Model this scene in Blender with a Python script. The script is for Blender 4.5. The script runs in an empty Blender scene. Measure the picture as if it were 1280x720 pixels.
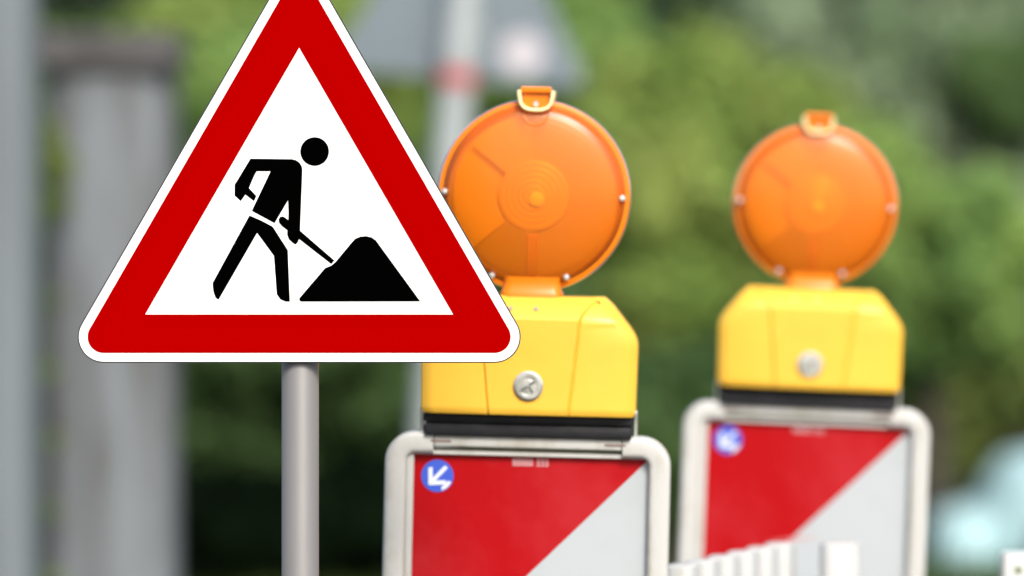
import bpy, bmesh, math, random
import numpy as np
from mathutils import Vector, Matrix, Euler

R = math.radians
scene = bpy.context.scene
COL = scene.collection

# ------------------------------------------------------------------ camera
CAM_Z = 1.35                     # eye height, lens centre of the lamps
F_PX = 5900.0                    # focal length in photo pixels (1280 wide)
cam_d = bpy.data.cameras.new('camera')
cam = bpy.data.objects.new('camera', cam_d)
COL.objects.link(cam)
cam.location = (0, 0, CAM_Z)
cam.rotation_euler = (R(90), 0, 0)
cam_d.sensor_width = 36.0
cam_d.lens = 36.0 * F_PX / 1280.0
cam_d.shift_y = -90.0 / 1280.0
cam_d.clip_start = 0.1
cam_d.clip_end = 2000
cam_d.dof.use_dof = True
cam_d.dof.focus_distance = 4.703
cam_d.dof.aperture_fstop = 2.7
cam_d.dof.aperture_blades = 0
scene.camera = cam

# ------------------------------------------------------------------ world, sun, exposure
SUN_EL, SUN_AZ = 42.0, 18.0      # azimuth: degrees to the right of straight behind the camera
world = bpy.data.worlds.new('World')
scene.world = world
world.use_nodes = True
wn = world.node_tree.nodes
wl = world.node_tree.links
wn.clear()
sky = wn.new('ShaderNodeTexSky')
sky.sky_type = 'NISHITA'
sky.sun_disc = False
sky.sun_elevation = R(SUN_EL)
sky.sun_rotation = R(180 - SUN_AZ)
sky.air_density = 1.0
sky.dust_density = 3.0
sky.ozone_density = 1.0
bg = wn.new('ShaderNodeBackground')
bg.inputs['Strength'].default_value = 0.13
wo = wn.new('ShaderNodeOutputWorld')
wl.new(sky.outputs[0], bg.inputs['Color'])
wl.new(bg.outputs[0], wo.inputs['Surface'])

sun_d = bpy.data.lights.new('sun', 'SUN')
sun_d.energy = 2.3
sun_d.angle = R(20)
sun_d.color = (1.0, 0.95, 0.88)
sun = bpy.data.objects.new('sun', sun_d)
COL.objects.link(sun)
sdir = Vector((math.sin(R(SUN_AZ)) * math.cos(R(SUN_EL)), -math.cos(R(SUN_AZ)) * math.cos(R(SUN_EL)), math.sin(R(SUN_EL))))
sun.rotation_euler = (-sdir).to_track_quat('-Z', 'Y').to_euler()
sun.location = (0, 0, 30)

vs = scene.view_settings
vs.view_transform = 'Standard'
vs.look = 'None'
vs.exposure = 0.85
vs.gamma = 1.0
vs.use_curve_mapping = False
scene.cycles.use_denoising = True
scene.cycles.max_bounces = 10
scene.cycles.transparent_max_bounces = 12
scene.cycles.caustics_reflective = False
scene.cycles.caustics_refractive = False


# ------------------------------------------------------------------ helpers
def W(px, py, d):
    """photo pixel at distance d -> world point"""
    return Vector(((px - 640.0) / F_PX * d, d, CAM_Z - (py - 270.0) / F_PX * d))


def tag(o, label=None, cat=None, group=None, kind=None):
    if label: o['label'] = label
    if cat: o['category'] = cat
    if group: o['group'] = group
    if kind: o['kind'] = kind
    return o


def empty(name, loc=(0, 0, 0), rot=(0, 0, 0)):
    o = bpy.data.objects.new(name, None)
    o.empty_display_size = 0.1
    COL.objects.link(o)
    o.location = loc
    o.rotation_euler = rot
    return o


def mesh_obj(name, bm, mats, parent=None, smooth=False, autosmooth=None):
    bmesh.ops.remove_doubles(bm, verts=bm.verts, dist=1e-6)
    me = bpy.data.meshes.new(name)
    bm.to_mesh(me)
    bm.free()
    if not isinstance(mats, (list, tuple)):
        mats = [mats]
    for m in mats:
        me.materials.append(m)
    if smooth or autosmooth:
        me.polygons.foreach_set('use_smooth', [True] * len(me.polygons))
        if autosmooth:
            me.set_sharp_from_angle(angle=R(autosmooth))
    o = bpy.data.objects.new(name, me)
    COL.objects.link(o)
    o.parent = parent
    return o


def box(bm, x0, x1, y0, y1, z0, z1, bevel=0.0, seg=2, mat=0):
    r = bmesh.ops.create_cube(bm, size=1.0)
    vs_ = r['verts']
    for v in vs_:
        v.co = Vector(((x0 + x1) / 2 + v.co.x * (x1 - x0), (y0 + y1) / 2 + v.co.y * (y1 - y0), (z0 + z1) / 2 + v.co.z * (z1 - z0)))
    fs = set(f for v in vs_ for f in v.link_faces)
    for f in fs: f.material_index = mat
    if bevel > 0:
        es = list(set(e for v in vs_ for e in v.link_edges))
        rr = bmesh.ops.bevel(bm, geom=es, offset=bevel, segments=seg, affect='EDGES', profile=0.5)
        for f in rr['faces']: f.material_index = mat


def lathe(bm, prof, n=48, axis='Z', origin=(0, 0, 0), mat=0, cap0=True, cap1=True):
    """prof: list of (radius, height) swept round the axis"""
    o = Vector(origin)
    rings = []
    for r, h in prof:
        ring = []
        for i in range(n):
            a = 2 * math.pi * i / n
            c, s = r * math.cos(a), r * math.sin(a)
            if axis == 'Z': p = Vector((c, s, h))
            elif axis == 'Y': p = Vector((c, h, s))
            else: p = Vector((h, c, s))
            ring.append(bm.verts.new(o + p))
        rings.append(ring)
    for a, b in zip(rings, rings[1:]):
        for i in range(n):
            j = (i + 1) % n
            f = bm.faces.new((a[i], a[j], b[j], b[i]))
            f.material_index = mat
    if cap0:
        bm.faces.new(rings[0]).material_index = mat
    if cap1:
        bm.faces.new(rings[-1][::-1]).material_index = mat


def sweep(bm, path, prof, up=Vector((0, 1, 0)), mat=0, caps=True, scales=None):
    """sweep a closed 2-D profile (u across, v along 'up') along path points"""
    n = len(path)
    rings = []
    for i, p in enumerate(path):
        p = Vector(p)
        t = (Vector(path[min(i + 1, n - 1)]) - Vector(path[max(i - 1, 0)])).normalized()
        side = t.cross(up).normalized()
        u2 = side.cross(t).normalized()
        s = scales[i] if scales else 1.0
        rings.append([bm.verts.new(p + side * u * s + u2 * v * s) for u, v in prof])
    m = len(prof)
    for a, b in zip(rings, rings[1:]):
        for i in range(m):
            j = (i + 1) % m
            bm.faces.new((a[i], a[j], b[j], b[i])).material_index = mat
    if caps:
        bm.faces.new(rings[0][::-1]).material_index = mat
        bm.faces.new(rings[-1]).material_index = mat


def round_prof(w, h, r, seg=4):
    out = []
    for cx, cy, a0 in ((w / 2 - r, h / 2 - r, 0), (-w / 2 + r, h / 2 - r, 90), (-w / 2 + r, -h / 2 + r, 180), (w / 2 - r, -h / 2 + r, 270)):
        for k in range(seg + 1):
            a = R(a0 + 90 * k / seg)
            out.append((cx + r * math.cos(a), cy + r * math.sin(a)))
    return out


def circ_prof(r, n=12):
    return [(r * math.cos(2 * math.pi * i / n), r * math.sin(2 * math.pi * i / n)) for i in range(n)]


def flat(bm, pts, y, mat=0):
    """flat polygon in the XZ plane facing the camera (-Y)"""
    vs_ = [bm.verts.new((x, y, z)) for x, z in pts]
    f = bm.faces.new(vs_)
    f.material_index = mat
    f.normal_update()
    if f.normal.y > 0:
        f.normal_flip()
    if len(pts) > 4:
        bmesh.ops.triangulate(bm, faces=[f])
    return f


def slab(bm, pts, y0, y1, mat=0, edge_mat=None):
    """XZ polygon extruded between y0 (front) and y1 (back)"""
    edge_mat = mat if edge_mat is None else edge_mat
    a = [bm.verts.new((x, y0, z)) for x, z in pts]
    b = [bm.verts.new((x, y1, z)) for x, z in pts]
    n = len(pts)
    fa = bm.faces.new(a); fb = bm.faces.new(b[::-1])
    fa.material_index = mat; fb.material_index = edge_mat
    for i in range(n):
        j = (i + 1) % n
        bm.faces.new((a[i], b[i], b[j], a[j])).material_index = edge_mat
    bmesh.ops.recalc_face_normals(bm, faces=bm.faces)


def copy_tree(o, parent=None):
    c = o.copy()
    COL.objects.link(c)
    if parent:
        c.parent = parent
    for ch in list(o.children):
        copy_tree(ch, c)
    return c


# ------------------------------------------------------------------ materials
def mat(name, base, rough=0.5, metal=0.0, var=None, scale=8.0, bump=0.0, bscale=60.0, stretch=(1, 1, 1), spec=0.5, coat=0.0, detail=4.0, lo=0.35, hi=0.65, sss=0.0):
    m = bpy.data.materials.new(name)
    m.use_nodes = True
    nt = m.node_tree
    b = nt.nodes['Principled BSDF']
    b.inputs['Base Color'].default_value = (*base, 1)
    b.inputs['Roughness'].default_value = rough
    b.inputs['Metallic'].default_value = metal
    b.inputs['Specular IOR Level'].default_value = spec
    b.inputs['Coat Weight'].default_value = coat
    b.inputs['Coat Roughness'].default_value = 0.08
    if sss:
        b.inputs['Subsurface Weight'].default_value = sss
        b.inputs['Subsurface Radius'].default_value = (1.0, 0.5, 0.1)
        b.inputs['Subsurface Scale'].default_value = 0.01
    tc = nt.nodes.new('ShaderNodeTexCoord')
    mp = nt.nodes.new('ShaderNodeMapping')
    mp.inputs['Scale'].default_value = stretch
    nt.links.new(tc.outputs['Object'], mp.inputs['Vector'])
    if var is not None:
        n = nt.nodes.new('ShaderNodeTexNoise')
        n.inputs['Scale'].default_value = scale
        n.inputs['Detail'].default_value = detail
        n.inputs['Roughness'].default_value = 0.6
        nt.links.new(mp.outputs[0], n.inputs['Vector'])
        cr = nt.nodes.new('ShaderNodeValToRGB')
        cr.color_ramp.elements[0].position = lo
        cr.color_ramp.elements[0].color = (*var, 1)
        cr.color_ramp.elements[1].position = hi
        cr.color_ramp.elements[1].color = (*base, 1)
        nt.links.new(n.outputs['Fac'], cr.inputs['Fac'])
        nt.links.new(cr.outputs['Color'], b.inputs['Base Color'])
    if bump:
        n2 = nt.nodes.new('ShaderNodeTexNoise')
        n2.inputs['Scale'].default_value = bscale
        n2.inputs['Detail'].default_value = 5
        nt.links.new(mp.outputs[0], n2.inputs['Vector'])
        bp = nt.nodes.new('ShaderNodeBump')
        bp.inputs['Strength'].default_value = bump
        bp.inputs['Distance'].default_value = 0.01
        nt.links.new(n2.outputs['Fac'], bp.inputs['Height'])
        nt.links.new(bp.outputs['Normal'], b.inputs['Normal'])
    return m


def leaf_mat(name, c1, c2, trans=0.35, scale=1.6, seed=0.0, spec=0.12):
    """leaves: two tones of the plant's own green, some light passing through"""
    m = bpy.data.materials.new(name)
    m.use_nodes = True
    nt = m.node_tree
    nt.nodes.clear()
    out = nt.nodes.new('ShaderNodeOutputMaterial')
    tc = nt.nodes.new('ShaderNodeTexCoord')
    mp = nt.nodes.new('ShaderNodeMapping')
    mp.inputs['Location'].default_value = (seed, seed * 1.7, 0)
    nt.links.new(tc.outputs['Object'], mp.inputs['Vector'])
    n = nt.nodes.new('ShaderNodeTexNoise')
    n.inputs['Scale'].default_value = scale
    n.inputs['Detail'].default_value = 3
    nt.links.new(mp.outputs[0], n.inputs['Vector'])
    cr = nt.nodes.new('ShaderNodeValToRGB')
    cr.color_ramp.elements[0].position = 0.38
    cr.color_ramp.elements[0].color = (*c1, 1)
    cr.color_ramp.elements[1].position = 0.62
    cr.color_ramp.elements[1].color = (*c2, 1)
    nt.links.new(n.outputs['Fac'], cr.inputs['Fac'])
    d = nt.nodes.new('ShaderNodeBsdfPrincipled')
    d.inputs['Roughness'].default_value = 0.6
    d.inputs['Specular IOR Level'].default_value = spec
    t = nt.nodes.new('ShaderNodeBsdfTranslucent')
    nt.links.new(cr.outputs['Color'], d.inputs['Base Color'])
    nt.links.new(cr.outputs['Color'], t.inputs['Color'])
    mx = nt.nodes.new('ShaderNodeMixShader')
    mx.inputs['Fac'].default_value = trans
    nt.links.new(d.outputs[0], mx.inputs[1])
    nt.links.new(t.outputs[0], mx.inputs[2])
    nt.links.new(mx.outputs[0], out.inputs['Surface'])
    return m


def lens_mat(name, col, transp=0.45, transl=0.5, gloss=0.06, wave=True):
    """clear orange plastic shell: light goes in, scatters and comes out coloured"""
    m = bpy.data.materials.new(name)
    m.use_nodes = True
    nt = m.node_tree
    nt.nodes.clear()
    out = nt.nodes.new('ShaderNodeOutputMaterial')
    tr = nt.nodes.new('ShaderNodeBsdfTransparent')
    tr.inputs['Color'].default_value = (1.0, 0.62, 0.12, 1)
    tl = nt.nodes.new('ShaderNodeBsdfTranslucent')
    tl.inputs['Color'].default_value = (*col, 1)
    df = nt.nodes.new('ShaderNodeBsdfDiffuse')
    df.inputs['Color'].default_value = (*col, 1)
    gl = nt.nodes.new('ShaderNodeBsdfGlossy')
    gl.inputs['Roughness'].default_value = 0.30
    m1 = nt.nodes.new('ShaderNodeMixShader'); m1.inputs['Fac'].default_value = transl
    nt.links.new(df.outputs[0], m1.inputs[1]); nt.links.new(tl.outputs[0], m1.inputs[2])
    m2 = nt.nodes.new('ShaderNodeMixShader'); m2.inputs['Fac'].default_value = transp
    nt.links.new(m1.outputs[0], m2.inputs[1]); nt.links.new(tr.outputs[0], m2.inputs[2])
    fr = nt.nodes.new('ShaderNodeFresnel'); fr.inputs['IOR'].default_value = 1.3
    ad = nt.nodes.new('ShaderNodeMath'); ad.operation = 'ADD'; ad.inputs[1].default_value = gloss - 0.017
    nt.links.new(fr.outputs[0], ad.inputs[0])
    m3 = nt.nodes.new('ShaderNodeMixShader')
    nt.links.new(ad.outputs[0], m3.inputs['Fac'])
    nt.links.new(m2.outputs[0], m3.inputs[1]); nt.links.new(gl.outputs[0], m3.inputs[2])
    if wave:
        tc = nt.nodes.new('ShaderNodeTexCoord')
        sp = nt.nodes.new('ShaderNodeMapping'); sp.inputs['Scale'].default_value = (1, 0.0, 1)
        nt.links.new(tc.outputs['Object'], sp.inputs['Vector'])
        wv = nt.nodes.new('ShaderNodeTexWave'); wv.wave_type = 'RINGS'; wv.rings_direction = 'SPHERICAL'
        wv.inputs['Scale'].default_value = 55
        nt.links.new(sp.outputs[0], wv.inputs['Vector'])
        bp = nt.nodes.new('ShaderNodeBump'); bp.inputs['Strength'].default_value = 0.035; bp.inputs['Distance'].default_value = 0.002
        nt.links.new(wv.outputs['Fac'], bp.inputs['Height'])
        for s in (df, gl, tl):
            nt.links.new(bp.outputs[0], s.inputs['Normal'])
    nt.links.new(m3.outputs[0], out.inputs['Surface'])
    return m


M = {}
M['sign_white'] = mat('sign_white', (0.86, 0.86, 0.86), 0.45, spec=0.3)
M['sign_red'] = mat('sign_red', (0.295, 0.0, 0.0), 0.8, spec=0.0)
M['sign_black'] = mat('sign_black', (0.0005, 0.0005, 0.0005), 0.9, spec=0.0)
M['sign_edge'] = mat('sign_edge', (0.03, 0.035, 0.035), 0.6, spec=0.2)
M['sign_back'] = mat('sign_back', (0.145, 0.185, 0.21), 0.6, var=(0.125, 0.16, 0.185), scale=5)
M['pole_steel'] = mat('pole_steel', (0.21, 0.205, 0.20), 0.5, metal=0.2, spec=0.3, var=(0.195, 0.19, 0.185), scale=30, bump=0.02, bscale=200, stretch=(1, 1, 0.15))
M['galv'] = mat('galvanised_steel', (0.42, 0.46, 0.46), 0.5, metal=0.3, var=(0.34, 0.38, 0.38), scale=12)
M['band_red'] = mat('band_red', (0.40, 0.05, 0.05), 0.6)
M['sticker_white'] = mat('sticker_white', (0.44, 0.42, 0.45), 0.8)
M['plastic_white'] = mat('dirty_white_plastic', (0.48, 0.48, 0.455), 0.42, var=(0.34, 0.32, 0.26), scale=26, lo=0.28, hi=0.5, bump=0.05, bscale=120, stretch=(1, 1, 0.45))
M['picket_white'] = mat('picket_white', (0.50, 0.51, 0.50), 0.5, var=(0.44, 0.45, 0.43), scale=20, stretch=(1, 1, 0.3))
M['foil_white'] = mat('reflective_white_foil', (0.40, 0.435, 0.45), 0.35, var=(0.36, 0.39, 0.40), scale=9, lo=0.3, hi=0.55)
M['foil_red'] = mat('reflective_red_foil', (0.345, 0.0015, 0.004), 0.4, var=(0.375, 0.014, 0.019), scale=7, lo=0.3, hi=0.55, spec=0.12)
M['foil_scuff'] = mat('scuffed_red_foil', (0.55, 0.16, 0.16), 0.5, var=(0.46, 0.05, 0.05), scale=60, stretch=(0.2, 1, 1))
M['foil_print'] = mat('pale_print', (0.55, 0.33, 0.34), 0.5)
M['foil_blue'] = mat('blue_foil', (0.035, 0.085, 0.50), 0.35)
M['foil_arrow'] = mat('white_foil', (0.62, 0.66, 0.74), 0.4)
M['mould_mark'] = mat('moulded_mark', (0.20, 0.14, 0.12), 0.7)
M['groove'] = mat('shaded_groove', (0.36, 0.34, 0.29), 0.8)  # greyer than the frame: shadow line of the gap, put into the colour
M['yellow'] = mat('yellow_plastic', (0.78, 0.46, 0.05), 0.38, var=(0.75, 0.43, 0.045), scale=14, bump=0.04, bscale=300, spec=0.4, sss=0.1)
M['black_rubber'] = mat('black_rubber', (0.008, 0.009, 0.011), 0.6, spec=0.3, var=(0.014, 0.014, 0.017), scale=30, bump=0.1, bscale=90)
M['chrome'] = mat('zinc_metal', (0.74, 0.76, 0.73), 0.28, metal=0.7, var=(0.45, 0.46, 0.44), scale=60)
M['slot'] = mat('dark_slot', (0.10, 0.11, 0.10), 0.5)
M['lens'] = lens_mat('orange_lens', (1.0, 0.33, 0.012), 0.76, 0.25, 0.04)
M['lens_rim'] = lens_mat('orange_rim', (1.0, 0.27, 0.008), 0.10, 0.25, 0.03, wave=False)
M['lens_in'] = mat('orange_reflector', (1.0, 0.56, 0.06), 0.32, metal=0.2, spec=0.6)
def glow_plastic(m, col, f=0.35):
    nt = m.node_tree
    out = [n for n in nt.nodes if n.type == 'OUTPUT_MATERIAL'][0]
    b = nt.nodes['Principled BSDF']
    t = nt.nodes.new('ShaderNodeBsdfTranslucent'); t.inputs['Color'].default_value = (*col, 1)
    mx = nt.nodes.new('ShaderNodeMixShader'); mx.inputs['Fac'].default_value = f
    nt.links.new(b.outputs[0], mx.inputs[1]); nt.links.new(t.outputs[0], mx.inputs[2])
    nt.links.new(mx.outputs[0], out.inputs['Surface'])
glow_plastic(M['lens_in'], (1.0, 0.66, 0.10), 0.35)
M['lens_core'] = mat('amber_core', (0.95, 0.50, 0.06), 0.25, spec=0.7)
M['bulb'] = mat('yellow_bulb', (1.0, 0.90, 0.35), 0.2)
M['bulb_stem'] = mat('dark_amber', (0.80, 0.28, 0.03), 0.5)
M['strap'] = mat('pale_amber_plastic', (0.93, 0.76, 0.38), 0.35, sss=0.2)
M['old_wood'] = mat('weathered_wood', (0.17, 0.19, 0.205), 0.8, var=(0.055, 0.052, 0.047), scale=10, lo=0.34, hi=0.62, stretch=(1, 1, 0.14), bump=0.5, bscale=30)
M['old_wood2'] = mat('weathered_wood_pale', (0.145, 0.17, 0.18), 0.8, var=(0.075, 0.085, 0.09), scale=13, lo=0.36, hi=0.6, stretch=(1, 1, 0.05), bump=0.5, bscale=30)
M['cap_wood'] = mat('dark_cap_wood', (0.085, 0.083, 0.085), 0.85, var=(0.045, 0.043, 0.04), scale=12)
M['tarp'] = mat('pale_turquoise_tarpaulin', (0.34, 0.50, 0.52), 0.7, var=(0.30, 0.46, 0.48), scale=3, bump=0.3, bscale=6)
M['bark'] = mat('bark', (0.07, 0.055, 0.04), 0.9, var=(0.035, 0.03, 0.022), scale=14, bump=0.6, bscale=30, stretch=(1, 1, 0.3))
M['asphalt'] = mat('asphalt', (0.055, 0.055, 0.055), 0.9, var=(0.04, 0.04, 0.042), scale=2, bump=0.4, bscale=150)
M['kerb'] = mat('kerb_stone', (0.30, 0.29, 0.27), 0.85, var=(0.2, 0.2, 0.19), scale=10)
M['earth'] = mat('grassy_earth', (0.045, 0.07, 0.02), 0.95, var=(0.03, 0.035, 0.015), scale=1.5)
M['grass'] = leaf_mat('grass_blades', (0.045, 0.085, 0.018), (0.07, 0.11, 0.025), 0.3, 1.0)

# ------------------------------------------------------------------ ground
def sheet(name, x0, x1, y0, y1, z, m):
    bm = bmesh.new()
    vs_ = [bm.verts.new(p) for p in ((x0, y0, z), (x1, y0, z), (x1, y1, z), (x0, y1, z))]
    bm.faces.new(vs_)
    return tag(mesh_obj(name, bm, m), kind='structure')

sheet('ground', -400, 400, -400, 400, 0.0, M['earth'])
sheet('road', -60, 60, -8, 9.2, 0.004, M['asphalt'])
bm = bmesh.new()
for i in range(-20, 20):
    box(bm, i * 1.0 + 0.004, i * 1.0 + 0.996, 9.2, 9.35, -0.05, 0.12, 0.012)
tag(mesh_obj('kerb', bm, M['kerb']), kind='structure')


# ------------------------------------------------------------------ the sign in focus
D_SIGN = 4.70
S = D_SIGN / F_PX               # metres per photo pixel at the sign


def round_tri(halfw, base_y, r, cx=374.0, n=14):
    """rounded equilateral triangle in photo pixels -> list of (x, z) metres"""
    h = halfw * math.sqrt(3)
    corners = [(cx - halfw, base_y, 210), (cx + halfw, base_y, 330), (cx, base_y - h, 90)]
    inner = r * 2
    out = []
    for (x, y, ang) in corners:
        a = R(ang)
        # corner direction points outwards at 'ang'; centre lies inwards by 2r
        ccx = x - inner * math.cos(a)
        ccy = -y - inner * math.sin(a)
        if r < 0.5:
            out.append((x, -y)); continue
        for k in range(n + 1):
            t = a + R(-60 + 120 * k / n)
            out.append((ccx + r * math.cos(t), ccy + r * math.sin(t)))
    return [((x - 374.0) * S, (y + 452.0) * S) for x, y in out]      # origin at the base edge


root = empty('roadworks_sign', ((374 - 640) * S, D_SIGN, 0))
tag(root, 'sharp triangular roadworks sign, red border, black digging worker, on a grey steel post', 'road sign')
zb = CAM_Z - (452 - 270) * S     # height of the triangle's base edge
bm = bmesh.new()
slab(bm, [(x, z + zb) for x, z in round_tri(300.8, 453.6, 32.6)], 0.0, 0.0025, 3, 3)
slab(bm, [(x, z + zb) for x, z in round_tri(298, 452, 31)], -0.0006, 0.0002, 0, 0)
flat(bm, [(x, z + zb) for x, z in round_tri(279, 441, 20)], -0.0010, 1)
flat(bm, [(x, z + zb) for x, z in round_tri(192.3, 393, 0)], -0.0014, 0)


def Z2(pts):   # points read off an enlarged view of the pictogram -> metres
    out = []
    for x, y in pts:
        px, py = 250 + x / 3.131, 160 + y / 3.131
        out.append(((px - 374) * S, (452 - py) * S + zb))
    return out

man = [(198, 120), (360, 122), (376, 126), (390, 136), (399, 151), (401, 165), (392, 402), (526, 518), (514, 532), (388, 434), (383, 447), (374, 456),
       (362, 448), (348, 435), (342, 418), (342, 399), (324, 386), (311, 372), (308, 358), (314, 348), (325, 346), (334, 351), (346, 360), (347, 330), (345, 283), (292, 372), (203, 324),
       (277, 169), (222, 169), (210, 192), (192, 235), (221, 266), (212, 286), (178, 260), (160, 286), (136, 264), (136, 222)]
legs = [(194, 342), (240, 362), (285, 386), (344, 478), (352, 679), (335, 679), (315, 670), (301, 650), (290, 500), (224, 410), (73, 672), (62, 664), (53, 640), (50, 606)]
heap = [(389, 673), (390, 665), (490, 548), (515, 538), (530, 525), (595, 447), (608, 433), (628, 425), (650, 423), (672, 428), (688, 439), (862, 678), (395, 679)]
head = [(449 + 56 * math.cos(t), 92 + 56 * math.sin(t)) for t in [2 * math.pi * i / 40 for i in range(40)]]
for poly in (man, legs, heap, head):
    flat(bm, Z2(poly), -0.0018, 2)
mesh_obj('sign_panel', bm, [M['sign_white'], M['sign_red'], M['sign_black'], M['sign_edge']], root)
bm = bmesh.new()
lathe(bm, [(0.0187, -0.3), (0.0187, zb + 0.30), (0.017, zb + 0.303)], 40, 'Z', (0, 0.0235, 0))
o = mesh_obj('post', bm, M['pole_steel'], root, autosmooth=40)
bm = bmesh.new()
lathe(bm, [(0.022, zb + 0.302), (0.022, zb + 0.312), (0.015, zb + 0.320)], 32, 'Z', (0, 0.0235, 0))
mesh_obj('post_cap', bm, M['black_rubber'], root, autosmooth=40)
for zc in (zb + 0.05, zb + 0.20):
    bm = bmesh.new()
    box(bm, -0.032, 0.032, 0.0030, 0.0050, zc - 0.012, zc + 0.012)
    box(bm, -0.024, 0.024, 0.0424, 0.0450, zc - 0.012, zc + 0.012)
    box(bm, -0.0245, -0.0215, 0.005, 0.0424, zc - 0.012, zc + 0.012)
    box(bm, 0.0215, 0.0245, 0.005, 0.0424, zc - 0.012, zc + 0.012)
    mesh_obj('clamp', bm, M['galv'], root)
bm = bmesh.new()
box(bm, -0.2, 0.17, -0.32, 0.05, 0.006, 0.10, 0.02)
mesh_obj('foot_plate', bm, M['black_rubber'], root)


# ------------------------------------------------------------------ guidance beacons
H = 1.12         # top of the frame
ZB0 = 0.12       # bottom of the frame


def make_beacon():
    root = empty('guidance_beacon')
    pr = round_prof(0.0230, 0.038, 0.0060, 4)
    hw, tw = 0.1510, 0.0115          # outer half width, half tube width
    bm = bmesh.new()
    for s in (-1, 1):
        path = []
        r = 0.0205
        path.append((s * (hw - tw), 0, 0.06))
        for k in range(9):
            a = R(90 * k / 8)
            path.append((s * (hw - tw - r + r * math.cos(a)), 0, H - tw - r + r * math.sin(a)))
        path.append((s * 0.100, 0, H - tw))
        if s > 0: path = path[::-1]
        sweep(bm, path, pr)
    # rounded ends of the corner caps are finished by the slimmer top bar
    mesh_obj('frame', bm, M['plastic_white'], root, autosmooth=45)
    bm = bmesh.new()
    box(bm, -0.0995, 0.0995, -0.0185, 0.0185, H - 0.0150, H - 0.0035, 0.002)
    tb = mesh_obj('cross_bar', bm, M['plastic_white'], root, autosmooth=40)
    bm = bmesh.new()
    box(bm, -0.126, 0.126, -0.016, 0.016, ZB0, ZB0 + 0.02, 0.003)
    mesh_obj('cross_bar', bm, M['plastic_white'], root, autosmooth=40)
    for x in (-0.092, 0.092):
        bm = bmesh.new()
        box(bm, x - 0.011, x + 0.011, -0.0193, -0.0187, H - 0.0105, H - 0.0080)
        mesh_obj('moulded_mark', bm, M['mould_mark'], tb)
    # inner lip and shadow gap
    bm = bmesh.new()
    box(bm, -0.1279, -0.1205, -0.0125, 0.0, ZB0 + 0.02, H - 0.0197, 0.001)
    box(bm, -0.1203, 0.1277, -0.0125, 0.0, H - 0.0240, H - 0.0195, 0.001)
    mesh_obj('inner_lip', bm, M['plastic_white'], root)
    bm = bmesh.new()
    box(bm, -0.1278, 0.1278, -0.0035, 0.0035, ZB0 + 0.02, H - 0.0170)
    mesh_obj('backing_board', bm, M['groove'], root)
    # the panel: diagonal red and white bands
    bm = bmesh.new()
    x0, x1, z1, z0 = -0.1204, 0.1277, H - 0.0242, ZB0 + 0.021

    def clip(pts, f):
        out = []
        for i in range(len(pts)):
            a, b = pts[i], pts[(i + 1) % len(pts)]
            fa, fb = f(a), f(b)
            if fa >= 0: out.append(a)
            if (fa >= 0) != (fb >= 0):
                t = fa / (fa - fb)
                out.append((a[0] + (b[0] - a[0]) * t, a[1] + (b[1] - a[1]) * t))
        return out
    # coordinate across the bands: s = (z1 - z) + (x - x0); first red band runs from the top left corner
    tt = 0.2481
    k = 0
    s0 = -0.01
    s1 = tt
    slope = 1.0
    while s0 < (z1 - z0) + 0.3:
        q = [(x0, z0), (x1, z0), (x1, z1), (x0, z1)]
        q = clip(q, lambda p: (z1 - p[1]) * slope + (p[0] - x0) - s0)
        if q: q = clip(q, lambda p: s1 - ((z1 - p[1]) * slope + (p[0] - x0)))
        if len(q) > 2:
            f = flat(bm, q, -0.0060, 1 if k % 2 == 0 else 0)
        s0, s1 = s1, s1 + 0.26
        k += 1
    bmesh.ops.remove_doubles(bm, verts=bm.verts, dist=1e-5)
    res = bmesh.ops.extrude_face_region(bm, geom=list(bm.faces))
    for v in [g for g in res['geom'] if isinstance(g, bmesh.types.BMVert)]:
        v.co.y = -0.0038
    pn = mesh_obj('striped_panel', bm, [M['foil_white'], M['foil_red']], root)
    # thin scratches
    rnd = random.Random(4)
    for (cx, cz, L, a) in ((-0.012, 0.955, 0.034, 6), (-0.065, 0.935, 0.02, 60), (-0.03, 0.890, 0.02, 4)):
        bm = bmesh.new()
        w = 0.0015
        ca, sa = math.cos(R(a)), math.sin(R(a))
        pts = [(cx + ca * u - sa * v, cz + sa * u + ca * v) for u, v in ((-L, 0), (-L * 0.2, -w), (L, 0), (L * 0.1, w))]
        flat(bm, pts, -0.0064, 0)
        mesh_obj('scratch', bm, M['foil_scuff'], pn)
    # round blue sticker with a white arrow pointing down left
    bm = bmesh.new()
    cx, cz, r = -0.0955, H - 0.0470, 0.0172
    flat(bm, [(cx + r * math.cos(t), cz + r * math.sin(t)) for t in [2 * math.pi * i / 36 for i in range(36)]], -0.0066, 0)
    def loc(u, v):   # u along the arrow (towards the lower left tip), v across
        a = R(227)
        return (cx + u * math.cos(a) - v * math.sin(a), cz + u * math.sin(a) + v * math.cos(a))
    flat(bm, [loc(-0.0135, -0.0021), (loc(-0.0135, 0.0021)), loc(0.007, 0.0021), loc(0.007, -0.0021)], -0.0070, 1)
    a = 0.0036
    flat(bm, [loc(0.0135, 0), loc(0.0005, 0.0128), loc(-0.0032, 0.0102), loc(0.0068, 0.0001)], -0.0071, 1)
    flat(bm, [loc(0.0135, 0), loc(0.0068, -0.0001), loc(-0.0032, -0.0102), loc(0.0005, -0.0128)], -0.0072, 1)
    arc = [(cx + 0.0160 * math.cos(R(t)), cz + 0.0160 * math.sin(R(t))) for t in range(-72, -21, 5)]
    arc2 = [(cx + 0.0122 * math.cos(R(t)), cz + 0.0122 * math.sin(R(t))) for t in range(-24, -70, -5)]
    flat(bm, arc + arc2, -0.0071, 1)
    mesh_obj('arrow_sticker', bm, [M['foil_blue'], M['foil_arrow']], root)
    # the small pale stamp on the top edge of the red foil
    bm = bmesh.new()
    x = -0.016
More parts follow.
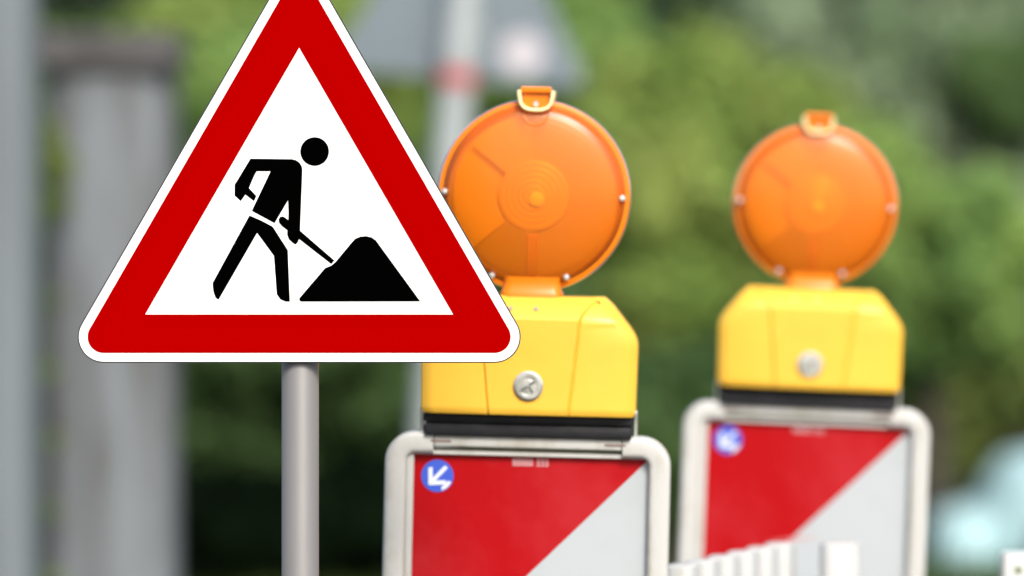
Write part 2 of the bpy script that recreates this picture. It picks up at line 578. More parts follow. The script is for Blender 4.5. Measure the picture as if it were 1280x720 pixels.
    for w, zt, zb_ in ((0.0035, 0, -0.008), (0.0034, 0.0003, -0.008), (0.0038, 0, -0.0078), (0.0034, 0, -0.008), (0.0034, 0, -0.0078)):
        for (a0, a1, b0, b1) in ((0, 0.001, zb_, zt), (w - 0.001, w, zb_, zt), (0.001, w - 0.001, zt - 0.0012, zt), (0.001, w - 0.001, zt - 0.0046, zt - 0.0034), (0.001, w - 0.001, zb_, zb_ + 0.0012)):
            flat(bm, [(x + a0, H - 0.0262 + b0), (x + a1, H - 0.0262 + b0), (x + a1, H - 0.0262 + b1), (x + a0, H - 0.0262 + b1)], -0.0066, 0)
        x += w + 0.0009
    x += 0.003
    for w in (0.0034, 0.0034, 0.0036):
        for (a0, a1, b0, b1) in ((w - 0.001, w, -0.008, 0), (0, w - 0.001, -0.0012, 0), (0, w - 0.001, -0.0046, -0.0034), (0, w - 0.001, -0.008, -0.0068)):
            flat(bm, [(x + a0, H - 0.0262 + b0), (x + a1, H - 0.0262 + b0), (x + a1, H - 0.0262 + b1), (x + a0, H - 0.0262 + b1)], -0.0066, 0)
        x += w + 0.0010
    mesh_obj('foil_stamp', bm, M['foil_print'], root)
    bm = bmesh.new()
    box(bm, -0.15, 0.15, -0.21, 0.40, 0.006, 0.085, 0.02)
    box(bm, -0.145, 0.145, -0.06, 0.06, 0.080, 0.112, 0.012)
    mesh_obj('foot_plate', bm, M['black_rubber'], root)
    return root


# ------------------------------------------------------------------ warning lamps
def make_lamp():
    """origin where the lamp stands on the beacon's frame"""
    root = empty('warning_lamp')
    # black battery foot
    bm = bmesh.new()
    box(bm, -0.1095, 0.1095, -0.025, 0.036, 0.0, 0.0135, 0.003)
    box(bm, -0.1105, 0.1105, -0.027, 0.038, 0.0137, 0.0240, 0.003)
    mesh_obj('rubber_foot', bm, M['black_rubber'], root, autosmooth=40)
    bm = bmesh.new()
    box(bm, 0.1115, 0.1145, -0.012, 0.012, -0.004, 0.030, 0.001)
    mesh_obj('side_clip', bm, M['chrome'], root)
    bm = bmesh.new()
    box(bm, -0.1145, -0.1115, -0.012, 0.012, -0.004, 0.030, 0.001)
    mesh_obj('side_clip', bm, M['chrome'], root)
    # yellow housing
    z0, ht = 0.0242, 0.1255
    rows = []
    def hwid(z):   # outer half width
        t = z / ht
        if t < 0.66: return 0.1125 + 0.0012 * t / 0.66
        if t > 0.985: return 0.0815 - (t - 0.985) * 0.2
        return 0.1137 - (0.1137 - 0.0815) * ((t - 0.66) / 0.325)
    def hwid_s(z):   # rounded shoulders
        q_ = [hwid(min(max(z + k * 0.0022, 0.0), ht)) for k in range(-4, 5)]
        return sum(q_) / len(q_)
    def wpan(z):   # half width of the raised middle panel
        t = z / ht
        if t < 0.70: return 0.041 + 0.009 * t / 0.7
        u = (t - 0.70) / 0.30
        return 0.050 + 0.026 * u ** 2.6
    def dep(z):
        t = z / ht
        return 0.0 if t < 0.80 else 0.020 * ((t - 0.80) / 0.20) ** 1.15
    n = 30
    bm = bmesh.new()
    for i in range(n + 1):
        z = ht * i / n
        e = 0.0
        if i == 0: e = 0.002
        if i == n: e = 0.004
        if i == n - 1: e = 0.0012
        Wd, w, d = hwid_s(z) - e, wpan(z), dep(z)
        w = min(w, Wd - 0.012)
        yf = -0.042 + d + e
        t = z / ht
        ys = -0.0400 + d * 0.85 + e
        yc = -0.031 + d * 0.6
        q = [(-Wd, 0.0), (-Wd, yc), (-Wd + 0.006, ys + 0.003), (-Wd + 0.013, ys), (-w - 0.0032, ys), (-w - 0.0012, ys + 0.0016), (-w + 0.0006, yf)]
        row = q + [(-x, y) for x, y in q[::-1]][:-1] + [(Wd, 0.0)]
        back = [(x, -y) for x, y in row[1:-1]][::-1]
        rows.append([bm.verts.new((x, y, z0 + z)) for x, y in row + back])
    m_ = len(rows[0])
    for a, b in zip(rows, rows[1:]):
        for i in range(m_):
            j = (i + 1) % m_
            bm.faces.new((a[i], a[j], b[j], b[i]))
    bm.faces.new(rows[0][::-1]); bm.faces.new(rows[-1])
    bmesh.ops.recalc_face_normals(bm, faces=bm.faces)
    hs = mesh_obj('housing', bm, M['yellow'], root, autosmooth=28)
    # small vent holes on the slope
    for x in (-0.021, 0.006):
        bm = bmesh.new()
        lathe(bm, [(0.0022, 0), (0.0022, 0.004)], 14, 'Y', (x, -0.0370, z0 + ht - 0.0135))
        mesh_obj('vent_hole', bm, M['yellow_dark'] if 'yellow_dark' in M else M['groove'], hs)
    # round lock
    bm = bmesh.new()
    lz = z0 + 0.031
    lathe(bm, [(0.0155, -0.0415), (0.0155, -0.0445), (0.0135, -0.0460), (0.0105, -0.0460), (0.0100, -0.0440), (0.0062, -0.0440), (0.0058, -0.0455), (0.0020, -0.0455)], 40, 'Y', (0, 0, lz))
    lk = mesh_obj('lock', bm, M['chrome'], root, autosmooth=35)
    bm = bmesh.new()
    for a in (35, 215, 305):
        c, s = math.cos(R(a)), math.sin(R(a))
        pts = [(c * u - s * v, lz + s * u + c * v) for u, v in ((0.001, -0.0011), (0.0085, -0.0011), (0.0085, 0.0011), (0.001, 0.0011))]
        slab(bm, pts, -0.0462 - a * 1e-7, -0.0439)
    mesh_obj('key_slot', bm, M['slot'], lk)
    # neck
    zt = z0 + ht
    bm = bmesh.new()
    for i, (zz, w, d) in enumerate(((zt - 0.004, 0.0335, 0.026), (zt + 0.004, 0.0333, 0.026), (zt + 0.010, 0.030, 0.024), (zt + 0.024, 0.031, 0.022))):
        pass
    prs = [(zt - 0.004, 1.0), (zt + 0.003, 1.0), (zt + 0.0045, 0.95), (zt + 0.014, 0.90), (zt + 0.0195, 0.93)]
    rr = []
    for zz, s in prs:
        rr.append([bm.verts.new((x * s, y * s, zz)) for x, y in round_prof(0.066, 0.042, 0.010, 5)])
    for a, b in zip(rr, rr[1:]):
        for i in range(len(a)):
            j = (i + 1) % len(a)
            bm.faces.new((a[i], a[j], b[j], b[i]))
    bm.faces.new(rr[0][::-1]); bm.faces.new(rr[-1])
    mesh_obj('neck', bm, M['lens_rim'], root, autosmooth=40)
    # the round lens: origin in its middle so the rings of the moulding run round it
    zl = zt + 0.1055
    hub = None
    RL = 0.1025
    bm = bmesh.new()
    for s in (-1, 1):
        prof = [(RL - 0.006, s * 0.0095), (RL - 0.0085, s * 0.0120)]
        for k in range(1, 11):
            t = k / 10
            r_ = (RL - 0.0085) * math.cos(t * math.pi / 2 * 0.985)
            prof.append((r_, s * (0.012 + 0.013 * math.sin(t * math.pi / 2))))
        lathe(bm, prof, 72, 'Y', cap0=False, cap1=True)
    bmesh.ops.recalc_face_normals(bm, faces=bm.faces)
    ln = mesh_obj('lens', bm, M['lens'], root, smooth=True)
    ln.location = (0, 0, zl)
    bm = bmesh.new()
    lathe(bm, [(RL - 0.012, -0.0085), (RL - 0.0035, -0.0098), (RL - 0.0008, -0.0080), (RL, -0.005), (RL - 0.0006, -0.0008), (RL - 0.0006, 0.0008), (RL, 0.005), (RL - 0.0008, 0.0080), (RL - 0.0035, 0.0098), (RL - 0.012, 0.0085)], 96, 'Y', cap0=False, cap1=False)
    mesh_obj('rim', bm, M['lens_rim'], ln, smooth=True)
    # inner reflector plate and faceted cone seen through the lens
    bm = bmesh.new()
    lathe(bm, [(RL - 0.0095, -0.002), (RL - 0.0095, 0.002)], 64, 'Y')
    mesh_obj('reflector_plate', bm, M['lens_in'], ln)
    for s in (-1, 1):
        bm = bmesh.new()
        # each prism sector is a flat facet with a tilt of its own: (start, end, tilt x, tilt z)
        for a0, a1, tx, tz in ((142, 222, 0.30, 0.30), (222, 268, -0.28, -0.24), (268, 312, 0.02, -0.10), (312, 360, 0.10, -0.10),
                               (0, 44, 0.06, 0.05), (44, 92, 0.0, 0.14), (92, 142, 0.20, 0.26)):
            ro, ri = RL - 0.017, 0.036
            am = R((a0 + a1) / 2)
            xc, zc2 = (ro + ri) / 2 * math.cos(am), (ro + ri) / 2 * math.sin(am)
            arc = [R(a0 + (a1 - a0) * k / 8) for k in range(9)]
            pts = [(ro * math.cos(t), ro * math.sin(t)) for t in arc] + [(ri * math.cos(t), ri * math.sin(t)) for t in arc[::-1]]
            vs2 = [bm.verts.new((x, s * (0.0105 - tx * (x - xc) * 0.36 - tz * (z - zc2) * 0.36), z)) for x, z in pts]
            bm.faces.new(vs2)
        bmesh.ops.remove_doubles(bm, verts=bm.verts, dist=1e-6)
        bmesh.ops.recalc_face_normals(bm, faces=bm.faces)
        for f in bm.faces:
            if f.normal.y * s < 0: f.normal_flip()
        mesh_obj('reflector', bm, M['lens_in'], ln)
        bm = bmesh.new()
        prof = []
        for k in range(12):
            r_ = 0.0372 - k * 0.0031
            prof.append((max(r_, 0.001), s * (0.0145 + 0.0006 * (k % 2) + 0.0003 * k)))
        lathe(bm, prof, 40, 'Y', cap0=False, cap1=True)
        mesh_obj('ring_optic', bm, M['lens_core'], ln, autosmooth=20)
        bm = bmesh.new()
        lathe(bm, [(0.0085, s * 0.0170), (0.0075, s * 0.0210), (0.003, s * 0.0222)], 24, 'Y', (0.003, 0, -0.004))
        mesh_obj('bulb', bm, M['bulb'], ln, autosmooth=60)
        bm = bmesh.new()
        box(bm, -0.007, 0.005, s * 0.0115 - 0.003, s * 0.0115 + 0.003, -0.086, -0.040, 0.002)
        mesh_obj('bulb_stem', bm, M['bulb_stem'], ln)
    # grey screws
    for (x, z) in ((-0.0945, 0.002), (0.0935, -0.001), (-0.0425, -0.0855), (0.0365, -0.0855)):
        bm = bmesh.new()
        lathe(bm, [(0.0036, -0.0140), (0.0036, -0.0182), (0.0026, -0.0196), (0.0012, -0.0198)], 16, 'Y', (x, 0, z))
        mesh_obj('screw', bm, M['chrome'], ln, autosmooth=40)
    # handle lug on top: filled trapezoid, pale U-shaped strap, top bar
    bm = bmesh.new()
    slab(bm, [(-0.0155, 0.1150), (0.0155, 0.1150), (0.0125, 0.0930), (-0.0125, 0.0930)], -0.014, 0.014)
    box(bm, -0.0160, 0.0160, -0.0190, 0.0190, 0.1085, 0.1150, 0.0015)
    hd = mesh_obj('handle_lug', bm, M['lens_rim'], root)
    hd.location = (0, 0, zl)
    bm = bmesh.new()
    path = [(-0.0180, 0, 0.1110), (-0.0176, 0, 0.1050), (-0.0160, 0, 0.0970), (-0.0125, 0, 0.0925), (-0.007, 0, 0.0905), (0, 0, 0.0900),
            (0.007, 0, 0.0905), (0.0125, 0, 0.0925), (0.0160, 0, 0.0970), (0.0176, 0, 0.1050), (0.0180, 0, 0.1110)]
    sweep(bm, path, round_prof(0.0042, 0.046, 0.0018, 3))
    mesh_obj('strap', bm, M['strap'], hd, autosmooth=40)
    bm = bmesh.new()
    lathe(bm, [(0.0034, -0.0130), (0.0034, -0.0180), (0.0020, -0.0195)], 16, 'Y', (0, 0, 0.0965))
    mesh_obj('screw', bm, M['chrome'], hd, autosmooth=40)
    # moulded U-shaped lug below the handle, following the curve of the lens
    bm = bmesh.new()
    path = []
    for k in range(15):
        t = R(190 + 160 * k / 14)
        x, z = 0.0135 * math.cos(t), 0.0890 + 0.0150 * math.sin(t)
        q_ = min(math.hypot(x, z) / 0.094, 0.999)
        path.append((x, -(0.012 + 0.013 * math.sqrt(1 - q_ * q_)) - 0.0002, z))
    sweep(bm, path, circ_prof(0.0011, 8))
    mesh_obj('boss', bm, M['lens_rim'], ln, smooth=True)
    return root


def place(bc, lp, px_top, d, roll, yaw):
    """put a beacon and its lamp so that the middle of the frame top lands at px_top"""
    top = W(px_top[0], px_top[1], d)
    Rm = Euler((0, R(roll), R(yaw)), 'XYZ')
    q = Rm.to_matrix()
    off = q @ Vector((0, 0, H))
    base = Vector((top.x - off.x, d, 0.0))
    bc.location = base
    bc.rotation_euler = Rm
    lp.location = base + q @ Vector((0, 0, H - 0.0032))
    lp.rotation_euler = Rm


bc1 = make_beacon(); lp1 = make_lamp()
bc2 = copy_tree(bc1); lp2 = copy_tree(lp1)
place(bc1, lp1, (661, 541), 5.0, 1.35, -2.5)
place(bc2, lp2, (1009, 505), 5.784, 2.3, -2.0)
lp2.scale = (0.985, 1.0, 0.972)       # this lamp is a slightly squatter one
tag(bc1, 'white framed red and white guidance beacon panel right behind the roadworks sign, nearer one', 'beacon', 'guidance beacons')
tag(bc2, 'white framed red and white guidance beacon panel behind the white pickets, farther right one', 'beacon', 'guidance beacons')
tag(lp1, 'round orange warning lamp in yellow housing, partly hidden by the roadworks sign', 'warning lamp', 'warning lamps on the beacons')
tag(lp2, 'round orange warning lamp in yellow housing, fully visible on the farther right beacon', 'warning lamp', 'warning lamps on the beacons')


# ------------------------------------------------------------------ white picket barriers
def picket_mesh(w, t, top, z0=0.35, rnd=0.006):
    bm = bmesh.new()
    pr = round_prof(w, t, min(w, t) * 0.32, 4)
    rows = []
    zs = [(z0, 1.0), (top - rnd, 1.0), (top - rnd * 0.3, 0.96), (top, 0.82)]
    for z, s in zs:
        rows.append([bm.verts.new((x * s, y * s, z)) for x, y in pr])
    for a, b in zip(rows, rows[1:]):
        for i in range(len(a)):
            j = (i + 1) % len(a)
            bm.faces.new((a[i], a[j], b[j], b[i]))
    bm.faces.new(rows[0][::-1]); bm.faces.new(rows[-1])
    return bm

# one panel runs away from the camera beside the nearer beacon
P0 = W(853, 707, 5.16); P1 = W(975, 677, 5.50)
dirv = Vector((P1.x - P0.x, P1.y - P0.y, 0))
angz = math.atan2(dirv.y, dirv.x)
top_z = (P0.z + P1.z) / 2
bar = empty('picket_barrier', (P0.x, P0.y, 0), (0, 0, angz))
tag(bar, 'white plastic barrier of closely set pickets running away beside the nearer beacon', 'barrier')
L = dirv.length
np_ = 6
for i in range(np_):
    o = mesh_obj('picket', picket_mesh(0.040, 0.032, top_z), M['picket_white'], bar, autosmooth=40)
    o.location = (L * i / (np_ - 1), 0, 0)
bm = bmesh.new()
box(bm, -0.03, L + 0.03, -0.012, 0.012, top_z - 0.20, top_z - 0.12, 0.006)
mesh_obj('rail', bm, M['picket_white'], bar)
bm = bmesh.new()
box(bm, -0.03, L + 0.03, -0.012, 0.012, 0.33, 0.42, 0.006)
mesh_obj('rail', bm, M['picket_white'], bar)
for x in (0.0, L):
    bm = bmesh.new()
    y0_, y1_ = (-0.10, 0.022) if x == 0.0 else (-0.022, 0.10)
    box(bm, x - 0.02, x + 0.02, y0_, y1_, 0.006, 0.05, 0.01)
    box(bm, x - 0.018, x + 0.018, -0.018, 0.018, 0.045, 0.36, 0.004)
    mesh_obj('foot', bm, M['black_rubber'], bar)

# a second panel stands across the view in front of the farther beacon
d2 = 5.48
A = W(1050, 678, d2)
bar2 = empty('picket_barrier', (A.x, d2, 0), (0, 0, 0))
tag(bar2, 'white plastic barrier across the lower right corner, one post before the beacon, one drilled', 'barrier')
o = mesh_obj('post', picket_mesh(0.046, 0.04, A.z, 0.05, 0.005), M['picket_white'], bar2, autosmooth=40)
B = W(1277, 690, d2)
bm = bmesh.new()
box(bm, B.x - A.x - 0.023, B.x - A.x + 0.023, -0.018, 0.018, 0.05, B.z, 0.003)
o = mesh_obj('post', bm, M['picket_white'], bar2, autosmooth=40)
bm = bmesh.new()
hz = W(1271, 711, d2)
lathe(bm, [(0.0042, -0.0195), (0.0042, -0.0178)], 16, 'Y', (hz.x - A.x, 0, hz.z))
mesh_obj('drill_hole', bm, mat('mossy_hole', (0.10, 0.15, 0.04), 0.9), o)
bm = bmesh.new()
box(bm, -0.03, B.x - A.x + 0.06, -0.012, 0.012, A.z - 0.22, A.z - 0.10, 0.006)
mesh_obj('rail', bm, M['picket_white'], bar2)
bm = bmesh.new()
box(bm, -0.03, B.x - A.x + 0.06, -0.012, 0.012, 0.30, 0.40, 0.006)
mesh_obj('rail', bm, M['picket_white'], bar2)
for x in (0.0, B.x - A.x):
    bm = bmesh.new()
    box(bm, x - 0.05, x + 0.05, -0.22, 0.06, 0.006, 0.052, 0.01)
    mesh_obj('foot', bm, M['black_rubber'], bar2)

# ------------------------------------------------------------------ weathered posts at the left
def log_post(name, px0, px1, top, d, m, rough_seed, squash=0.85):
    x0, x1 = W(px0, 0, d).x, W(px1, 0, d).x
    w = (x1 - x0) / 2
    root_ = empty(name, ((x0 + x1) / 2, d, 0))
    bm = bmesh.new()
    rnd = random.Random(rough_seed)
    n = 40
    prof = [1 + 0.012 * rnd.uniform(-1, 1) for _ in range(n)]
    rows = []
    k = 14
    for i in range(k + 1):
        z = -0.2 + (top + 0.2) * i / k
        rows.append([])
        for j in range(n):
            a = 2 * math.pi * j / n
            # squarish round section
            c, s = math.cos(a), math.sin(a)
            e = 0.6
            x = math.copysign(abs(c) ** e, c) * w * prof[j]
            y = math.copysign(abs(s) ** e, s) * w * squash * prof[j]
            rows[-1].append(bm.verts.new((x, y, z)))
    for a, b in zip(rows, rows[1:]):
        for i in range(n):
            j = (i + 1) % n
            bm.faces.new((a[i], a[j], b[j], b[i]))
    bm.faces.new(rows[0][::-1]); bm.faces.new(rows[-1])
    mesh_obj('shaft', bm, m, root_, smooth=False, autosmooth=30)
    return root_, w


d = 11.0
zt_ = W(0, 88, d).z
p, w = log_post('gate_post', 56, 222, zt_, d, M['old_wood'], 3)
tag(p, 'thick weathered grey post with a dark flat cap at the left', 'post')
bm = bmesh.new()
zc = W(0, 42, d).z
box(bm, -w - 0.012, w + 0.008, -w * 0.9 - 0.02, w * 0.9 + 0.02, zt_ - 0.004, zc, 0.012)
mesh_obj('post_cap', bm, M['cap_wood'], p)
p, w = log_post('gate_post', -120, 47, W(0, -330, 9.8).z, 9.8, M['old_wood2'], 8)
tag(p, 'tall pale grey post cut off by the left edge of the picture', 'post')

# ------------------------------------------------------------------ the sign seen from behind
d = 11.9
KS = 11.9 / 11.6
pm = F_PX / d
lean = 4.3
foot_px = W(571 - (95 - (270 + CAM_Z * pm)) * math.tan(R(lean)) * -1, 0, d)
cl = W(571, 97, d)                         # where the base edge crosses the pole
hgt = cl.z
bx = cl.x - hgt * math.tan(R(lean))
rs = empty('warning_sign', (bx, d, 0), (0, R(lean), 0))
tag(rs, 'grey back of a triangular traffic sign on a leaning pole, blurred behind the nearer lamp', 'road sign')
hl = hgt / math.cos(R(lean))
bm = bmesh.new()
side = 0.66 * KS
hw_ = side / 2
hh = side * math.sqrt(3) / 2
tri = []
for (x, z, ang) in ((-hw_, 0, 210), (hw_, 0, 330), (0, hh, 90)):
    a = R(ang); r = 0.03
    for k in range(9):
        t = a + R(-60 + 120 * k / 8)
        tri.append((x - 2 * r * math.cos(a) + r * math.cos(t), z - 2 * r * math.sin(a) + r * math.sin(t) + hl))
slab(bm, tri, 0.060, 0.064)
mesh_obj('sign_panel', bm, M['sign_back'], rs)
bm = bmesh.new()
lathe(bm, [(0.043 * KS, -0.3), (0.043 * KS, hl + 0.9)], 32, 'Z')
mesh_obj('pole', bm, M['galv'], rs, autosmooth=40)
bm = bmesh.new()
lathe(bm, [(0.046 * KS, hl - 0.022), (0.046 * KS, hl + 0.022)], 32, 'Z')
mesh_obj('red_band', bm, M['band_red'], rs, autosmooth=40)
for zc in (hl + 0.12, hl + 0.38):
    bm = bmesh.new()
    box(bm, -0.06, 0.06, 0.054, 0.0595, zc - 0.015, zc + 0.015)
    mesh_obj('clamp', bm, M['galv'], rs)
bm = bmesh.new()
lathe(bm, [(0.053 * KS, 0.0595), (0.053 * KS, 0.0580)], 32, 'Y', (0.158 * KS, 0, hl + 0.073 * KS))
mesh_obj('round_sticker', bm, M['sticker_white'], rs)

# ------------------------------------------------------------------ tarpaulin
d = 18.3
c = W(1290, 700, d)
bm = bmesh.new()
nx, ny = 64, 28
grid = []
random.seed(5)
for i in range(nx + 1):
    row = []
    for j in range(ny + 1):
        u = i / nx; v = j / ny
        x = -0.40 + 1.9 * u
        y = -0.45 + 1.1 * v
        h = 0.0
        for (cx, cy, rx, ry, hh_) in ((-0.26, -0.1, 0.16, 0.30, 0.20), (0.10, -0.12, 0.34, 0.36, 0.42), (0.75, 0.1, 0.55, 0.42, 0.42)):
            q = ((x - cx) / rx) ** 2 + ((y - cy) / ry) ** 2
            if q < 1: h = max(h, hh_ * math.sqrt(1 - q ** 2))
        h += 0.012 * math.sin(x * 23 + y * 9) + 0.008 * math.sin(y * 41 - x * 12) + 0.025
        row.append(bm.verts.new((x, y, max(h, 0.01))))
    grid.append(row)
for i in range(nx):
    for j in range(ny):
        bm.faces.new((grid[i][j], grid[i + 1][j], grid[i + 1][j + 1], grid[i][j + 1]))
o = mesh_obj('tarpaulin', bm, M['tarp'], None, smooth=True)
o.location = (c.x, d + 0.1, 0.0)
tag(o, 'pale turquoise tarpaulin over a low heap at the foot of the bushes, lower right', 'tarpaulin')

# ------------------------------------------------------------------ plants
def leaves_mesh(name, clumps, n, size, m, seed, flat_bias=0.3):
    """leaf-sized faces scattered through the clumps of a crown; clumps: (x, y, z, r)"""
    rng = np.random.default_rng(seed)
    cl_ = np.array(clumps)
    vol = cl_[:, 3] ** 2.2
    idx = rng.choice(len(cl_), n, p=vol / vol.sum())
    dirs = rng.normal(size=(n, 3)); dirs /= np.linalg.norm(dirs, axis=1)[:, None]
    rad = rng.uniform(0.25, 1.0, n) ** 0.45
    pos = cl_[idx, :3] + dirs * (rad * cl_[idx, 3])[:, None]
    nrm = dirs * 1.0 + rng.normal(size=(n, 3)) * 0.45 + np.array([0, 0, flat_bias])
    nrm /= np.linalg.norm(nrm, axis=1)[:, None]
    t = np.cross(nrm, rng.normal(size=(n, 3))); t /= np.linalg.norm(t, axis=1)[:, None]
    b = np.cross(nrm, t)
    s = size * rng.uniform(0.6, 1.35, n)[:, None]
    v = np.stack([pos - t * s, pos - b * s * 0.45, pos + t * s, pos + b * s * 0.45], axis=1).reshape(-1, 3)
    v[:, 2] = np.maximum(v[:, 2], 0.01)
    me = bpy.data.meshes.new(name)
    me.vertices.add(n * 4); me.vertices.foreach_set('co', v.ravel())
    me.loops.add(n * 4); me.loops.foreach_set('vertex_index', np.arange(n * 4, dtype=np.int32))
    me.polygons.add(n); me.polygons.foreach_set('loop_start', np.arange(0, n * 4, 4, dtype=np.int32))
    me.update(calc_edges=True)
    me.materials.append(m)
    return me


def plant(name, label, cat, d, px, top_py, width, height_lo, m, seed, n=9000, leaf=0.05, clump=0.24, dens=26, group=None, trunk_r=0.06, lean_x=0.0, depth=None):
    """crown centred over photo column px at distance d; top_py = photo row of its top; height_lo = metres above ground where the crown starts"""
    rnd = random.Random(seed)
    x0 = W(px, 0, d).x
    zt = W(0, top_py, d).z
    rt = tag(empty(name, (x0, d, 0)), label, cat, group)
    rx = width / 2; ry = (depth or width) / 2; rz = (zt - height_lo) / 2; zc_ = (zt + height_lo) / 2
    clumps = []
    tries = 0
    while len(clumps) < dens and tries < 4000:
        tries += 1
        u = Vector((rnd.gauss(0, 1), rnd.gauss(0, 1), rnd.gauss(0, 1))).normalized() * (rnd.uniform(0.15, 1) ** 0.4)
        r = clump * rnd.uniform(0.6, 1.35)
        p_ = Vector((u.x * max(rx - r, 0.05), u.y * max(ry - r, 0.05), zc_ + u.z * max(rz - r, 0.05)))
        if any((Vector(c_[:3]) - p_).length < 0.55 * (r + c_[3]) for c_ in clumps): continue
        clumps.append((p_.x, p_.y, p_.z, r))
    me = leaves_mesh('crown', clumps, n, leaf, m, seed)
    cr_ = bpy.data.objects.new('crown', me); COL.objects.link(cr_); cr_.parent = rt
    bm = bmesh.new()
    hub = Vector((lean_x, 0, max(height_lo * 0.9, 0.25)))
    tp = [Vector((0, 0, -0.1)), Vector((lean_x * 0.4, 0.02, hub.z * 0.5)), hub, Vector((lean_x, 0, zc_ + rz * 0.5))]
    sweep(bm, tp, circ_prof(trunk_r, 10), up=Vector((0, 1, 0.01)), scales=[1.25, 1.0, 0.8, 0.25])
    for c_ in clumps[:min(len(clumps), 16)]:
        e = Vector(c_[:3])
        if (e - hub).length < 0.1: continue
        mid = hub.lerp(e, 0.5) + Vector((0, 0, 0.06))
        up_ = Vector((0.3, 1, 0.2)) if abs((e - hub).normalized().y) < 0.9 else Vector((1, 0, 0.2))
        sweep(bm, [hub, mid, e], circ_prof(trunk_r * 0.5, 6), up=up_, scales=[1.0, 0.6, 0.15])
    mesh_obj('trunk', bm, M['bark'], rt, smooth=True)
    return rt

ML = {
    'lime': leaf_mat('lime_leaves', (0.20, 0.31, 0.07), (0.33, 0.41, 0.11), 0.40, 2.2, 1),
    'mid': leaf_mat('mid_green_leaves', (0.16, 0.28, 0.08), (0.24, 0.36, 0.09), 0.35, 2.0, 2),
    'dark': leaf_mat('dark_green_leaves', (0.05, 0.10, 0.033), (0.085, 0.145, 0.045), 0.3, 2.0, 3),
    'deep': leaf_mat('evergreen_leaves', (0.03, 0.06, 0.03), (0.05, 0.085, 0.04), 0.15, 1.5, 4),
    'olive': leaf_mat('olive_leaves', (0.13, 0.19, 0.05), (0.21, 0.26, 0.07), 0.35, 2.4, 5),
    'silver': leaf_mat('silvery_leaves', (0.22, 0.32, 0.17), (0.34, 0.42, 0.27), 0.40, 1.8, 6),
    'black': leaf_mat('shade_black_leaves', (0.003, 0.006, 0.003), (0.006, 0.012, 0.005), 0.1, 2.0, 7, 0.0),  # near-black: shade beneath the bushes, put into a leaf colour
}
# front row, left to right
plant('shrub', 'mid green broad leaved shrub behind the sign post, upper left', 'shrub', 19.5, 180, -40, 2.4, 0.3, ML['mid'], 11, 9000, 0.05)
plant('shrub', 'light green shrub showing above the left edge of the roadworks sign', 'shrub', 20.5, 330, -60, 1.7, 1.2, ML['lime'], 12, 7000, 0.05)
plant('hedge_bush', 'dark green hedge bush between the grey post and the sign post', 'bush', 17.6, 290, 110, 1.5, 0.15, ML['dark'], 13, 14000, 0.045, dens=44)
plant('hedge_bush', 'dark green hedge bush right of the sign post, left of the beacons', 'bush', 17.8, 520, 130, 1.5, 0.15, ML['dark'], 14, 14000, 0.045, dens=44)
plant('shade_bush', 'nearly black low bush added as the shade under the hedge, at the bottom beside the grey post', 'bush', 16.6, 250, 560, 1.1, 0.0, ML['black'], 15, 9000, 0.04, clump=0.16)  # this low bush and the next are added to darken the hedge foot
plant('shade_bush', 'nearly black low bush added as the shade under the hedge, at the bottom right of the sign post', 'bush', 16.8, 480, 560, 1.2, 0.0, ML['black'], 16, 9000, 0.04, clump=0.16)
plant('shrub', 'light green shrub behind the leaning grey sign', 'shrub', 21.5, 660, -90, 2.2, 0.9, ML['mid'], 17, 9000, 0.05)
plant('large_bush', 'large yellow green bush between the two orange lamps', 'bush', 19.5, 850, -10, 1.15, 0.55, ML['lime'], 18, 9500, 0.05)
plant('large_bush', 'rounded yellow green bush rising behind the right lamp', 'bush', 20.0, 960, 45, 1.0, 0.75, ML['lime'], 19, 8500, 0.05)
plant('hedge_bush', 'dark low bush in the gap between the two beacons', 'bush', 17.2, 830, 400, 1.0, 0.15, ML['dark'], 20, 8000, 0.045, clump=0.18)
plant('willow', 'pale silvery green willow with gaps of sky, upper right', 'tree', 23.0, 1150, -190, 2.3, 1.0, ML['silver'], 21, 5200, 0.055, dens=30)
plant('shrub', 'fresh green shrub right of the right lamp', 'shrub', 18.6, 1165, 175, 1.1, 0.7, ML['mid'], 22, 8000, 0.05)
plant('oak', 'dark green oak branches at the upper right edge', 'tree', 20.5, 1275, 15, 0.75, 1.62, ML['dark'], 23, 5000, 0.05, dens=14, trunk_r=0.035)
plant('shrub', 'olive green shrub above the turquoise tarpaulin', 'shrub', 20.3, 1215, 320, 1.6, 0.15, ML['olive'], 24, 14000, 0.05, dens=60)
plant('hedge_bush', 'dark bush at the right edge beyond the tarpaulin', 'bush', 21.0, 1420, 200, 1.8, 0.1, ML['mid'], 25, 8000, 0.05)
# rear rank of trees
rear = [(-1900, 29, -700), (-1300, 30, -760), (-700, 28, -700), (-250, 30, -800), (150, 28, -750), (520, 31, -800), (770, 29, -820), (2300, 30, -520), (2900, 28, -700)]
for i, (px, d_, tp) in enumerate(rear):
    side_ = ['dark evergreen furthest left of all in the rear row', 'dark evergreen second from the left in the rear row', 'dark evergreen third from the left in the rear row', 'dark evergreen in the rear row left of the grey posts', 'dark evergreen in the rear row behind the roadworks sign',
             'dark evergreen in the rear row behind the leaning sign', 'dark evergreen in the rear row behind the gap between the lamps', 'dark evergreen in the rear row beyond the right edge', 'dark evergreen at the far right end of the rear row'][i]
    plant('evergreen_tree', side_, 'tree', d_, px, tp, 3.2 if i != 6 else 2.3, 0.2, ML['deep'], 40 + i, 12000, 0.085, clump=0.45, dens=44, depth=3.0, group='evergreen trees in the rear row', trunk_r=0.12)
plant('broadleaf_tree', 'pale green tree far back behind the willow', 'tree', 33, 1200, -420, 3.2, 0.1, ML['silver'], 60, 7500, 0.09, clump=0.45, dens=46, trunk_r=0.1)
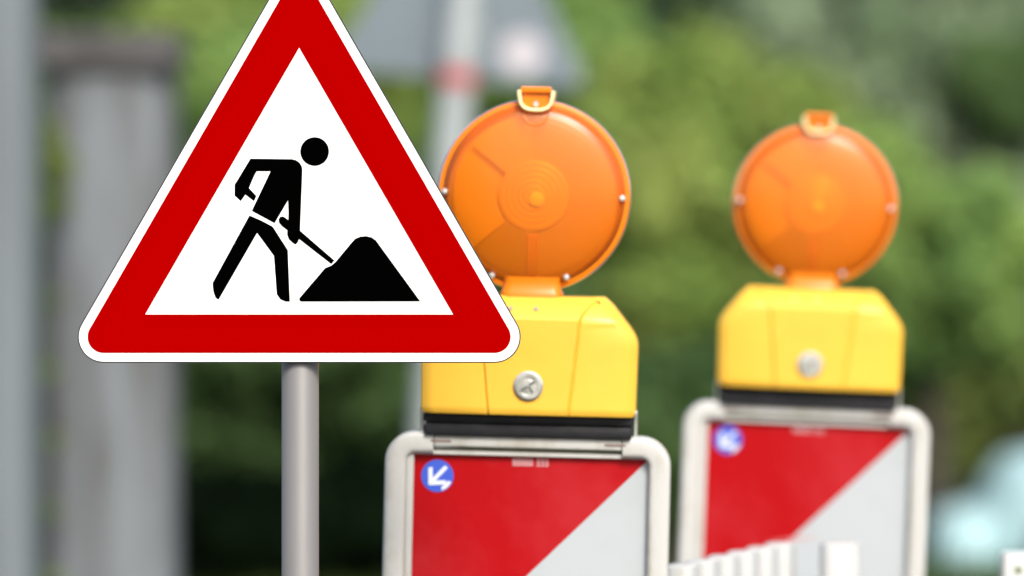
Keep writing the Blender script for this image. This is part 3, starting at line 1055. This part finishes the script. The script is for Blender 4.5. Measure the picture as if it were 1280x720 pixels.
plant('broadleaf_tree', 'mid green tree far back beyond the right edge', 'tree', 31, 1640, -300, 3.0, 0.1, ML['mid'], 62, 11000, 0.09, clump=0.45, dens=46, trunk_r=0.1)
plant('shrub', 'fresh green shrub low between the right lamp and the oak branches', 'shrub', 19.2, 1080, 110, 0.9, 0.5, ML['mid'], 63, 8000, 0.05)
plant('shrub', 'pale green shrub at the right edge under the oak branches', 'shrub', 19.8, 1270, 190, 0.9, 0.7, ML['silver'], 64, 7000, 0.05)
plant('broadleaf_tree', 'mid green tree filling in low behind the right lamp', 'tree', 25, 1080, 120, 2.6, 0.1, ML['olive'], 61, 9000, 0.06, clump=0.3, dens=40, trunk_r=0.1)

# ------------------------------------------------------------------ grass
def grass(name, x0, x1, y0, y1, n, h, seed):
    rng = np.random.default_rng(seed)
    p_ = np.stack([rng.uniform(x0, x1, n), rng.uniform(y0, y1, n), np.zeros(n)], 1)
    a = rng.uniform(0, 2 * math.pi, n)
    w_ = 0.006
    hh_ = h * rng.uniform(0.5, 1.3, n)
    dx = np.stack([np.cos(a), np.sin(a), np.zeros(n)], 1) * w_
    ln_ = rng.normal(size=(n, 3)) * 0.35; ln_[:, 2] = 0
    tip = p_ + ln_ * hh_[:, None] + np.stack([np.zeros(n), np.zeros(n), hh_], 1)
    v = np.stack([p_ - dx, p_ + dx, tip], 1).reshape(-1, 3)
    me = bpy.data.meshes.new(name)
    me.vertices.add(n * 3); me.vertices.foreach_set('co', v.ravel())
    me.loops.add(n * 3); me.loops.foreach_set('vertex_index', np.arange(n * 3, dtype=np.int32))
    me.polygons.add(n); me.polygons.foreach_set('loop_start', np.arange(0, n * 3, 3, dtype=np.int32))
    me.update(calc_edges=True)
    me.materials.append(M['grass'])
    o_ = bpy.data.objects.new(name, me); COL.objects.link(o_)
    return o_
tag(grass('grass', -5, 6, 9.4, 20.5, 90000, 0.09, 3), 'short green grass on the verge beyond the kerb', 'grass', kind='stuff')

# ------------------------------------------------------------------ ivy between the posts
d = 10.75
b0 = W(66, 0, d)
iv = tag(empty('ivy', (b0.x, d, 0)), 'small tuft of green ivy climbing in the gap between the two grey posts', 'plant')
zi = W(0, 205, d).z
cl_iv = [(0.0, 0.0, zi, 0.055), (0.01, 0, zi - 0.09, 0.04), (-0.005, 0.0, zi + 0.07, 0.035)] + [(0.005 * (-1) ** k, 0, 0.2 + 0.16 * k, 0.022) for k in range(7)]
me = leaves_mesh('leaves', cl_iv, 420, 0.016, ML['olive'], 77)
o = bpy.data.objects.new('leaves', me); COL.objects.link(o); o.parent = iv
bm = bmesh.new()
sweep(bm, [(0, 0, -0.05), (0.01, 0.0, 0.5), (-0.005, 0, 1.0), (0, 0, zi)], circ_prof(0.006, 6), scales=[1.3, 1, 0.8, 0.4])
mesh_obj('stem', bm, M['bark'], iv, smooth=True)
